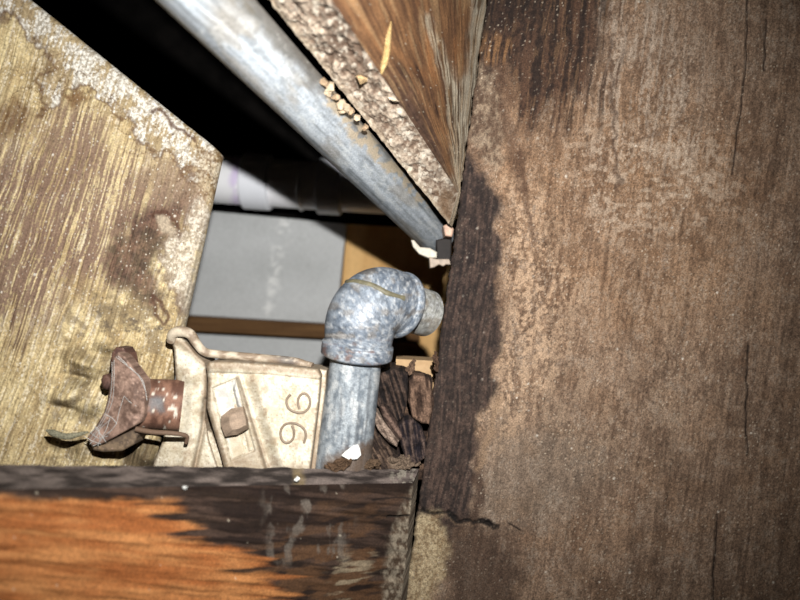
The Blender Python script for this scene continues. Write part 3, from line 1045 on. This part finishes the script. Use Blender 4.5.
D_CB = .2535
PLATE = [(206, 366), (209, 362), (222, 361), (270, 364), (318, 369), (321, 376), (319, 400), (314, 440), (306, 500), (232, 500), (221, 456), (214, 432), (207, 408), (208, 380)]


def h_plate(X, Y):
    h = 0 * X
    # top rim
    rim = lined(X, Y, [(209, 366), (270, 368), (318, 373)])
    h += 5.0 * np.sqrt(np.clip(1 - (rim / 6.5) ** 2, 0, 1))
    # raised block that carries the numerals, with a sloping left shoulder
    edge = [(241, 376), (272, 478)]
    t = (Y - 376) / 102.0
    xl = 241 + 31 * t
    h += 5.5 * ss(-2, 17, X - xl) * ss(368, 384, Y)
    h += 3.0 * np.exp(-((X - (xl + 14)) / 6.0) ** 2) * ss(372, 386, Y)
    # rounded rail beside the slot
    h += 3.0 * np.exp(-((X - (xl - 1.5)) / 2.2) ** 2) * ss(374, 380, Y)
    # left rail following the outline
    h += 4.0 * np.exp(-((X - np.interp(Y, [362, 380, 408, 432, 456, 476], [211, 212, 211, 218, 226, 231])) / 4.0) ** 2)
    # recess for the slot plate
    h -= 3.0 * ss(-1, 1, sdf(X, Y, [(212, 388), (236, 378), (255, 451), (231, 461)]))
    h += (fbm(X / 5, Y / 5, 3, 411) - .5) * 1.0
    return h


body = relief('body', PLATE, D_CB, h_plate, .016, M_CAST, cb,
              paint_cast([([(208, 366), (270, 368), (318, 374)], 3.0, .7), ([(209, 380), (209, 404), (217, 432), (225, 458)], 3.2, .6),
                          ([(238, 377), (268, 474)], 2.4, .55), ([(250, 378), (276, 400)], 4, .25), ([(206, 462), (310, 470)], 5, .5),
                          ([(236, 460), (262, 452)], 5, .5)], 400), .7, 2.5)

WING = [(171, 338), (174, 333), (181, 335), (188, 344), (196, 354), (205, 362), (207, 372), (206, 400), (205, 420), (209, 440), (228, 500), (146, 500), (154, 462), (163, 440),
        (166, 425), (166, 386), (176, 381), (175, 366), (174, 350)]


def h_wing(X, Y):
    h = 0 * X - 2
    h += 9 * np.exp(-(((X - 190) / 11) ** 2 + ((Y - 374) / 13) ** 2))          # boss under the hook
    h += 6 * np.exp(-(((X - (192 - (Y - 420) * .10)) / 9) ** 2)) * ss(385, 400, Y)   # rib running down
    h += 3 * np.exp(-((lined(X, Y, [(173, 337), (186, 346), (204, 364)]) / 4) ** 2))
    h -= 5 * np.exp(-((lined(X, Y, [(205, 400), (203, 430), (194, 470)]) / 2.5) ** 2))
    h += 4 * ss(444, 450, Y) * np.exp(-(((X - 172) / 14) ** 2))
    h += (fbm(X / 6, Y / 6, 3, 421) - .5) * 1.2
    return h


relief('side_wing', WING, D_CB + .0035, h_wing, .014, M_CAST, cb,
       paint_cast([([(204, 372), (205, 400), (203, 432), (195, 466)], 2.6, .6), ([(174, 338), (188, 348), (204, 364)], 2.2, .6), ([(150, 470), (215, 470)], 6, .5)], 430), .7, 3.0)
relief('lower_web', [(203, 428), (212, 432), (222, 456), (230, 498), (190, 498), (198, 452)], D_CB + .006, lambda X, Y: 0 * X, .01, M_CAST, cb,
       paint_cast([([(203, 446), (209, 445)], 2, .8)], 440), .8, 2)

# top flange: a bar that hooks over at its end
fl = resample([U(171, 341, .2575), U(173, 334, .2555), U(180, 331.5, .255), (U(190, 334, .255)), U(197, 344, .2565), U(205, 352, .2580), U(220, 354.5, .2600), U(255, 357.5, .2600), U(292, 361, .2600), U(305, 364.5, .2600), U(312, 367, .2595)], 130)


def paint_flange(px, py, G):
    n = fbm(px / 8, py / 6, 4, 451)
    c = mix(A(146, 126, 106, KC), A(208, 194, 172, KC), ss(.3, .7, n))
    c = mix(c, A(70, 66, 72, KC), ss(262, 285, px + (n - .5) * 30) * ss(302, 290, px) * .7)
    c = mix(c, A(222, 206, 184, KC), ss(.6, .7, fbm(px / 3, py / 3, 3, 452)) * .5)
    return c


tf = tubegrid(fl, np.interp(np.linspace(0, 1, 130), [0, .2, .4, .9, 1], [.0019, .0024, .0019, .0017, .0020]), 24)
tf[..., 1] = tf[..., 1] + 0.0
m = Mesh(); px_, py_ = proj(tf)
m.grid(tf, paint_flange(px_, py_, tf), True)
for e in (0, -1):
    m.grid(np.stack([np.repeat(fl[e][None], 25, 0), tf[e]]), np.stack([paint_flange(*proj(tf[e]), tf[e])] * 2), e == -1)
m.build('top_flange', M_CAST, cb)['label'] = 'hooked flange bar along the top of the bracket'
# end ledge to the right of the numerals
relief('end_ledge', [(306, 366), (327, 370), (326, 386), (322, 420), (312, 498), (307, 498), (316, 420), (319, 384), (316, 374)], D_CB + .003, lambda X, Y: 0 * X, .012, M_CAST, cb,
       paint_cast([([(320, 380), (312, 474)], 3, .8)], 460), .8, 2)


def paint_plate(X, Y, Sd):
    c = mix(A(196, 192, 184, KC), A(240, 238, 232, KC), ss(.3, .7, fbm(X / 5, Y / 5, 4, 471)))
    c = mix(c, A(206, 186, 150, KC), region(X, Y, [(226, 430), (250, 430), (256, 460), (230, 462)], 5, 4, 6, 472) * .7)
    return mix(c, A(120, 116, 112, KC), stroke(X, Y, [(236, 382), (233, 392), (237, 404), (240, 408)], 1.6, 1, 1.5, 4, 473) * .7)


sp = relief('slot_plate', [(213.5, 388.5), (235, 379.5), (253, 450), (231.5, 459.5)], D_CB, lambda X, Y: -1.2 - 2.0 * (1 - ss(1, 4, np.abs(X - (224 + (Y - 384) * .25) - 6))), .004, M_CAST, cb, paint_plate, .7, .8)
sp['label'] = 'bare pale metal plate with a slot'

# square bolt head standing in the slot
bx, by = 235, 421.5
def bolt_pts(sc, dz, ddx=0, ddy=0):
    base = [(-13, -5), (-3, -13), (9, -15), (13, -2), (14, 7), (3, 13), (-9, 15), (-13, 5)]
    return [U(bx + ddx + x * sc, by + ddy + y * sc, D_CB - dz) for x, y in base]
V = bolt_pts(1.0, .0002) + bolt_pts(1.0, .0045, -1, 0) + bolt_pts(.62, .0075, 2.5, -1)
hull('bolt_head', V, M_RUST, cb, A(164, 142, 122, KC), 1, .0002, False, 5)['label'] = 'brown rusted square bolt head'

# raised numerals
hz = lambda x, y: float(h_plate(np.array([x * 1.0]), np.array([y * 1.0]))[0])
six = [(290.7, 394), (287, 399), (286.8, 404), (290, 409.5), (298, 412.6), (305, 411.6), (309.6, 406), (309.8, 399), (306.5, 394.2), (302, 394), (298.6, 398), (298, 404), (299.6, 409)]
nine = [(304, 443), (305.8, 436), (304.3, 429.5), (298, 424.5), (291, 423), (284.5, 424.8), (280.8, 431), (281.2, 438), (285, 442.4), (290, 442), (293.6, 437), (293.8, 430), (291.8, 425.5)]
for nm, P in (('numeral_nine', nine), ('numeral_six', six)):
    r = resample([U(x, y, D_CB - (hz(x, y) + .5) * D_CB / FP) for x, y in P], 90)
    G = tubegrid(r, .00052, 10)
    m = Mesh(); m.grid(G, np.broadcast_to(A(142, 124, 106, KC), G.shape), True)
    m.build(nm, M_CAST, cb)

# ------------------------------------------------------------------ rusty clamp lug in front of the post
KR = 1.75
lg = empty('rusty_clamp_lug', U(120, 445, .240), 'rusty brown pointed clamp lug and shaft, dusted with cobweb, fixed to the cast bracket', 'clamp')


def paint_rust(seed, c1=(104, 80, 68), c2=(164, 134, 118), flecks=0):
    def f(X, Y, Sd):
        c = mix(A(*c1, KR), A(*c2, KR), ss(.3, .7, .5 * fbm(X / 9, Y / 9, 4, seed) + .5 * fbm(X / 2.5, Y / 2.5, 3, seed + 1)))
        c = mix(c, A(190, 160, 140, KR), specks(X, Y, 5, .3, .7, seed + 2) * .6)
        if flecks: c = mix(c, A(228, 218, 200, KR), specks(X + 2, Y + 1, 9, .45, 2.6, seed + 5) * .9)
        return c
    return f


LUG = [(113, 358), (118, 352), (125, 356), (136, 370), (144, 381), (146.5, 400), (144.5, 416), (140, 423), (122, 433), (104, 443), (92, 446), (87, 438), (96, 426), (104, 412), (108, 398), (111, 380)]


def h_lug(X, Y):
    h = 3 + 0 * X
    h += 6 * ss(0, 26, (X - 108) * .8 + (Y - 380) * .1) - 5 * ss(24, 40, (X - 108))
    h += 3.5 * np.exp(-(((X - 134) / 7) ** 2 + ((Y - 404) / 8) ** 2)) - 3 * np.exp(-(((X - 137) / 5) ** 2 + ((Y - 414) / 3) ** 2))
    h -= 5 * ss(128, 143, X) * ss(392, 380, Y)
    return h + (fbm(X / 7, Y / 7, 3, 501) - .5) * 2


relief('lug', LUG, .2425, h_lug, .006, M_RUST, lg, paint_rust(500), .7, 2.5)
relief('lug_tip', [(110, 368), (112, 353), (116, 347), (124, 348), (128, 354), (130, 364), (122, 372)], .2465, lambda X, Y: 0 * X, .008, M_RUST, lg, paint_rust(510, (76, 50, 42), (116, 82, 68)), .8, 2)
relief('rivet', [(101, 380), (103, 375), (107, 374), (111, 378), (111, 386), (107, 390), (103, 388)], .2450, lambda X, Y: 2 + 0 * X, .010, M_RUST, lg, paint_rust(515, (70, 46, 38), (104, 74, 62)), .7, 3)
relief('lower_jaw', [(92, 446), (104, 444), (122, 434), (137, 428), (139, 434), (135, 444), (122, 451), (104, 452), (93, 450)], .2450, lambda X, Y: 1 + 0 * X, .008, M_RUST, lg,
       paint_rust(520, (92, 76, 62), (140, 118, 94)), .7, 3)


def paint_shaft(px, py, G):
    c = mix(A(96, 64, 50, KR), A(150, 110, 90, KR), ss(.3, .7, fbm(px / 7, py / 7, 4, 531)))
    c = mix(c, A(120, 122, 124, KR), region(px, py, [(148, 398), (164, 398), (164, 412), (148, 410)], 4, 4, 5, 532) * .8)
    return mix(c, A(232, 224, 208, KR), ss(.66, .74, fbm(px / 5.3, py / 4.1, 4, 537)) * .9)


s0, s1_ = U(136, 403, .2520), U(182, 405, .2580)
tube('shaft', [s0 + (s1_ - s0) * t for t in np.linspace(0, 1, 60)], np.interp(np.linspace(0, 1, 60), [0, .75, 1], [.0102, .0106, .0108]), M_RUST, lg, 56, paint_shaft)
st = resample([U(136, 429, .2430), U(152, 432, .2430), U(170, 433, .2440), U(182, 434.5, .2460), U(187, 437, .2475), U(186, 443, .2485)], 50)
tube('bent_strip', st, np.interp(np.linspace(0, 1, 50), [0, 1], [.0011, .0008]), M_RUST, lg, 12, lambda px, py, G: np.broadcast_to(A(112, 88, 70, KR), G.shape))

tw = resample([U(46, 430, .2390), U(56, 434, .2385), U(66, 436.5, .2382), U(76, 435, .2385), U(88, 432, .2390)], 40)
t_ = tube('wood_sliver', tw, np.interp(np.linspace(0, 1, 40), [0, .15, .6, 1], [.0003, .0013, .0013, .0005]), M_ROT, None, 12,
          lambda px, py, G: mix(A(110, 108, 92, KR), A(160, 154, 130, KR), fbm(px / 4, py / 2, 3, 541)))
tag(t_, 'thin grey green wood sliver stuck beside the rusty lug', 'splinter')

# cobweb strands over the lug
webs = [[(112, 362), (112, 380), (110, 398), (105, 414), (96, 430), (90, 440)], [(114, 360), (114, 382), (112, 402), (104, 420), (94, 436)], [(116, 357), (130, 368), (140, 378), (146, 392)],
        [(118, 356), (133, 370), (143, 381), (147, 400)], [(124, 396), (119, 412), (116, 424), (108, 434)], [(124, 396), (130, 402), (136, 406)], [(90, 432), (98, 438), (108, 436)],
        [(87, 436), (94, 430), (102, 424)], [(90, 444), (97, 436), (101, 428), (110, 420)], [(93, 446), (99, 443), (104, 436), (112, 430)], [(100, 440), (106, 430), (110, 418)], [(84, 436), (92, 441), (101, 444)],
        [(104, 414), (112, 418), (117, 424)], [(98, 428), (100, 438), (98, 446)], [(94, 425), (99, 432), (106, 442)]]
m = Mesh()
for w in webs:
    dlug = lambda x, y: .2425 - (float(h_lug(np.array([x * 1.]), np.array([y * 1.]))[0]) + .4) * .2425 / FP
    G = tubegrid(resample([U(x, y, dlug(x, y)) for x, y in w], 24), .00013, 5)
    m.grid(G, np.ones(G.shape), True)
wb = m.build('cobweb', M_WEB, None)
tag(wb, 'pale dusty cobweb strands clinging to the rusty lug', 'cobweb', kind='stuff')

# ------------------------------------------------------------------ rotten wood between riser and wide joist
def paint_rot(X, Y, Sd):
    g = fbm((X + Y * .6) / 5, (Y - X * .3) / 30, 4, 601)
    c = mix(A(38, 30, 29), A(112, 88, 72), ss(.35, .72, .6 * g + .4 * fbm(X / 3, Y / 3, 3, 602)))
    c = mix(c, A(140, 112, 90), ss(.6, .7, fbm(X / 6, Y / 5, 3, 603)) * .6)
    return c


o = relief('rotten_beam_end', [(364, 374), (384, 368), (402, 370), (418, 376), (433, 380), (430, 420), (424, 480), (322, 480), (336, 462), (352, 440), (362, 410)], .278,
           lambda X, Y: (fbm((X + Y * .6) / 9, (Y - X * .3) / 26, 4, 611) - .5) * 20 + (fbm(X / 4, Y / 4, 3, 612) - .5) * 4 + 10 * ss(452, 470, Y), .03, M_ROT, None, paint_rot, .8, 3)
tag(o, 'dark crumbling rotten beam end packed behind the riser pipe', 'beam')

chunks = [  # cx, cy, depth, rx, ry, rz(px), tilt, colour, label
    (404, 462, .2620, 18, 8, 7, .1, (124, 106, 90), 'flat greyish rotten flake on the lower beam end'),
    (366, 463, .2560, 16, 7, 7, -.1, (104, 84, 66), 'crumbly brown debris lump behind the white flake'),
    (339, 465, .2470, 17, 6, 4, .42, (100, 78, 60), 'brown crumb heaped against the foot of the riser pipe'),
    (411, 367, .2720, 4, 10, 4, -.45, (120, 96, 78), 'tiny upright rotten splinter above the brown chunk'),
    (436, 362, .2700, 2.2, 13, 3, .1, (92, 70, 56), 'thin splinter standing along the wide joist edge'),
]
for i, (cx, cy, d, rx, ry, rz, an, colr, lab) in enumerate(chunks):
    r = np.random.RandomState(100 + i)
    pts_ = []
    for k in range(22):
        v = r.normal(size=3); v /= np.linalg.norm(v) ** .8
        v = np.clip(v, -.85, .85)
        x, y = v[0] * rx, v[1] * ry
        X_, Y_ = cx + x * math.cos(an) + y * math.sin(an), cy - x * math.sin(an) + y * math.cos(an)
        pts_.append(U(X_, Y_, d - v[2] * rz * d / FP))
    o = hull('rotten_wood_chunk', pts_, M_ROT, None, A(*colr), 5, .0032, False, 20 + i)
    tag(o, lab, 'wood chunk', 'rotten wood chunks by the riser pipe')

ROT = [([(409, 381), (414, 375), (424, 376), (432, 382), (434, 404), (429, 424), (421, 423), (412, 417), (408, 400)], .2630, (66, 50, 42), (138, 110, 92), .1, 3, 'brown upper chunk of rotten wood against the wide joist'),
       ([(398, 426), (404, 420), (413, 419), (421, 427), (427, 443), (425, 458), (416, 464), (406, 460), (401, 446)], .2620, (34, 30, 36), (104, 86, 78), .15, 4, 'dark bluish rotten wood chunk under the brown upper chunk'),
       ([(372, 384), (380, 373), (393, 369), (408, 373), (408, 396), (404, 416), (396, 424), (384, 410), (374, 404)], .2660, (32, 27, 27), (96, 78, 68), .3, 2, 'blackened rotten wood lump beside the elbow collar'),
       ([(370, 413), (375, 410), (386, 424), (399, 441), (397, 447), (389, 443), (378, 430)], .2610, (84, 68, 60), (172, 150, 134), .62, 4, 'long pale fibrous splinter leaning beside the riser pipe'),
       ([(379, 407), (385, 405), (396, 420), (404, 436), (400, 441), (393, 434), (384, 421)], .2620, (60, 47, 42), (130, 106, 94), .62, 4, 'brown fibrous splinter lying above the pale one'),
       ([(364, 440), (368, 424), (375, 430), (386, 444), (398, 456), (397, 470), (364, 472)], .2620, (52, 42, 37), (124, 102, 86), .5, 3, 'small rotten lump at the foot of the splinters')]
for i, (poly, d, c1, c2, an, hh, lab) in enumerate(ROT):
    def fib(X, Y, k=i, an=an):
        u = X * math.cos(an) - Y * math.sin(an)
        v = X * math.sin(an) + Y * math.cos(an)
        return .7 * fbm(u / 2.4, v / 22, 4, 650 + k) + .3 * fbm(X / 4, Y / 4, 3, 670 + k)
    cx, cy = np.mean(poly, 0)
    o = relief('rotten_wood_chunk', poly, d, lambda X, Y: hh + (fib(X, Y) - .5) * 9 + (fbm(X / 11, Y / 11, 2, 690 + i) - .5) * 9, .010, M_ROT, None,
               lambda X, Y, Sd: mix(A(*c1), A(*c2), ss(.36, .66, fib(X, Y))) , .7, 3.0)
    tag(o, lab, 'wood chunk', 'rotten wood chunks by the riser pipe')

# tan offcut and peg behind the rotten wood
o = panel('tan_wood_offcut', [(396, 359), (436, 361), (436, 392), (396, 390)], .300, .02, lambda x, y: mix(A(170, 136, 98, 1.7), A(204, 172, 132, 1.7), fbm(x / 20, y / 3, 3, 621)), M_FAR, None, None, 20)
tag(o, 'small tan wood offcut showing behind the rotten chunks', 'offcut')

# ------------------------------------------------------------------ small loose bits
V = [U(x, y, d + .0215) for x, y, d in [(341.5, 455.5, .2235), (345, 452, .2240), (353, 445.5, .2265), (358, 444.5, .2270), (360, 449, .2268), (361, 455, .2262), (357, 459, .2250), (349, 459.5, .2240)]]
V += [p + np.array([0, .0012, 0]) for p in V]
o = hull('white_paint_flake', V, M_WHITE, None, None, 1, .0002, False, 3)
tag(o, 'bright white paint flake at the foot of the riser pipe', 'flake')


def crumb(cx, cy, d, r, colr, i, name, lab, cat, group=None, mat=M_ROT, el_=1.0, an=0.0):
    rr = np.random.RandomState(500 + i)
    P = []
    for k in range(14):
        v = rr.normal(size=3); v /= np.linalg.norm(v)
        x, y = v[0] * r * el_, v[1] * r
        P.append(U(cx + x * math.cos(an) - y * math.sin(an), cy + x * math.sin(an) + y * math.cos(an), d - v[2] * r * d / FP))
    o = hull(name, P, mat, None, A(*colr, 1.9), 1, .0003, False, 40 + i)
    return tag(o, lab, cat, group)


def d_under(px, py):
    """depth of the upper joist's underside edge at this place"""
    a, b = (267, -2, .200), (449, 224, .309)
    t = ((px - a[0]) * (b[0] - a[0]) + (py - a[1]) * (b[1] - a[1])) / ((b[0] - a[0]) ** 2 + (b[1] - a[1]) ** 2)
    return 1 / ((1 - t) / a[2] + t / b[2])


crs = [(325, 82, 4.6), (331, 86, 5), (329, 92, 4), (336, 95, 4.4), (341, 103, 5), (347, 106, 5), (351, 110, 4), (343, 110, 3.4), (358, 116, 3.4), (366, 126, 3.2)]
for i, (x, y, r) in enumerate(crs):
    crumb(x - 1, y + 1, d_under(x, y) - .010, r * 1.25, (208, 186, 158) if i % 3 else (178, 152, 124), i, 'dried_mud_crumb', 'pale tan dried mud crumb wedged between diagonal pipe and upper joist' if i % 3 else 'browner dried mud crumb among the pale ones along the diagonal pipe', 'crumb',
          'mud crumbs along the diagonal pipe')
crumb(362, 80, .2205, 5, (214, 182, 138), 20, 'wood_flake', 'tan wood flake clinging to the rough underside of the upper joist', 'flake', None, M_ROT, 1.5, .4)
crumb(394, 100, .2290, 2.2, (226, 206, 180), 21, 'bark_sliver', 'short pale sliver lying on the arris of the upper joist', 'splinter', None, M_ROT, 3.2, .35)
for i, (x, y) in enumerate([(185, 487), (297, 479)]):
    t = (x + 220) / 633.0
    dd_ = 1 / ((1 - t) / .150 + t / .258)
    crumb(x, y, dd_ - .001, 3.2, (250, 250, 245), 24 + i, 'white_grit', ['white grit speck on the top edge of the lower beam, before the rusty lug', 'white grit speck on the top edge of the lower beam, below the numerals'][i], 'grit',
          'white grit on the lower beam', M_CAST)
# long yellow splinter on the upper joist
P0, P1 = U(391, 22, .2165), U(381, 74, .2170)
sp_ = tube('yellow_splinter', resample([P0, U(388, 40, .2155), U(386, 56, .2155), P1], 40), np.interp(np.linspace(0, 1, 40), [0, .3, .8, 1], [.0003, .0011, .0013, .0006]), M_ROT, None, 10,
           lambda px, py, G: mix(A(206, 166, 104, 2.6), A(240, 208, 150, 2.6), fbm(px / 3, py / 6, 3, 631)))
tag(sp_, 'long yellow wood splinter on the brown side of the upper joist', 'splinter')
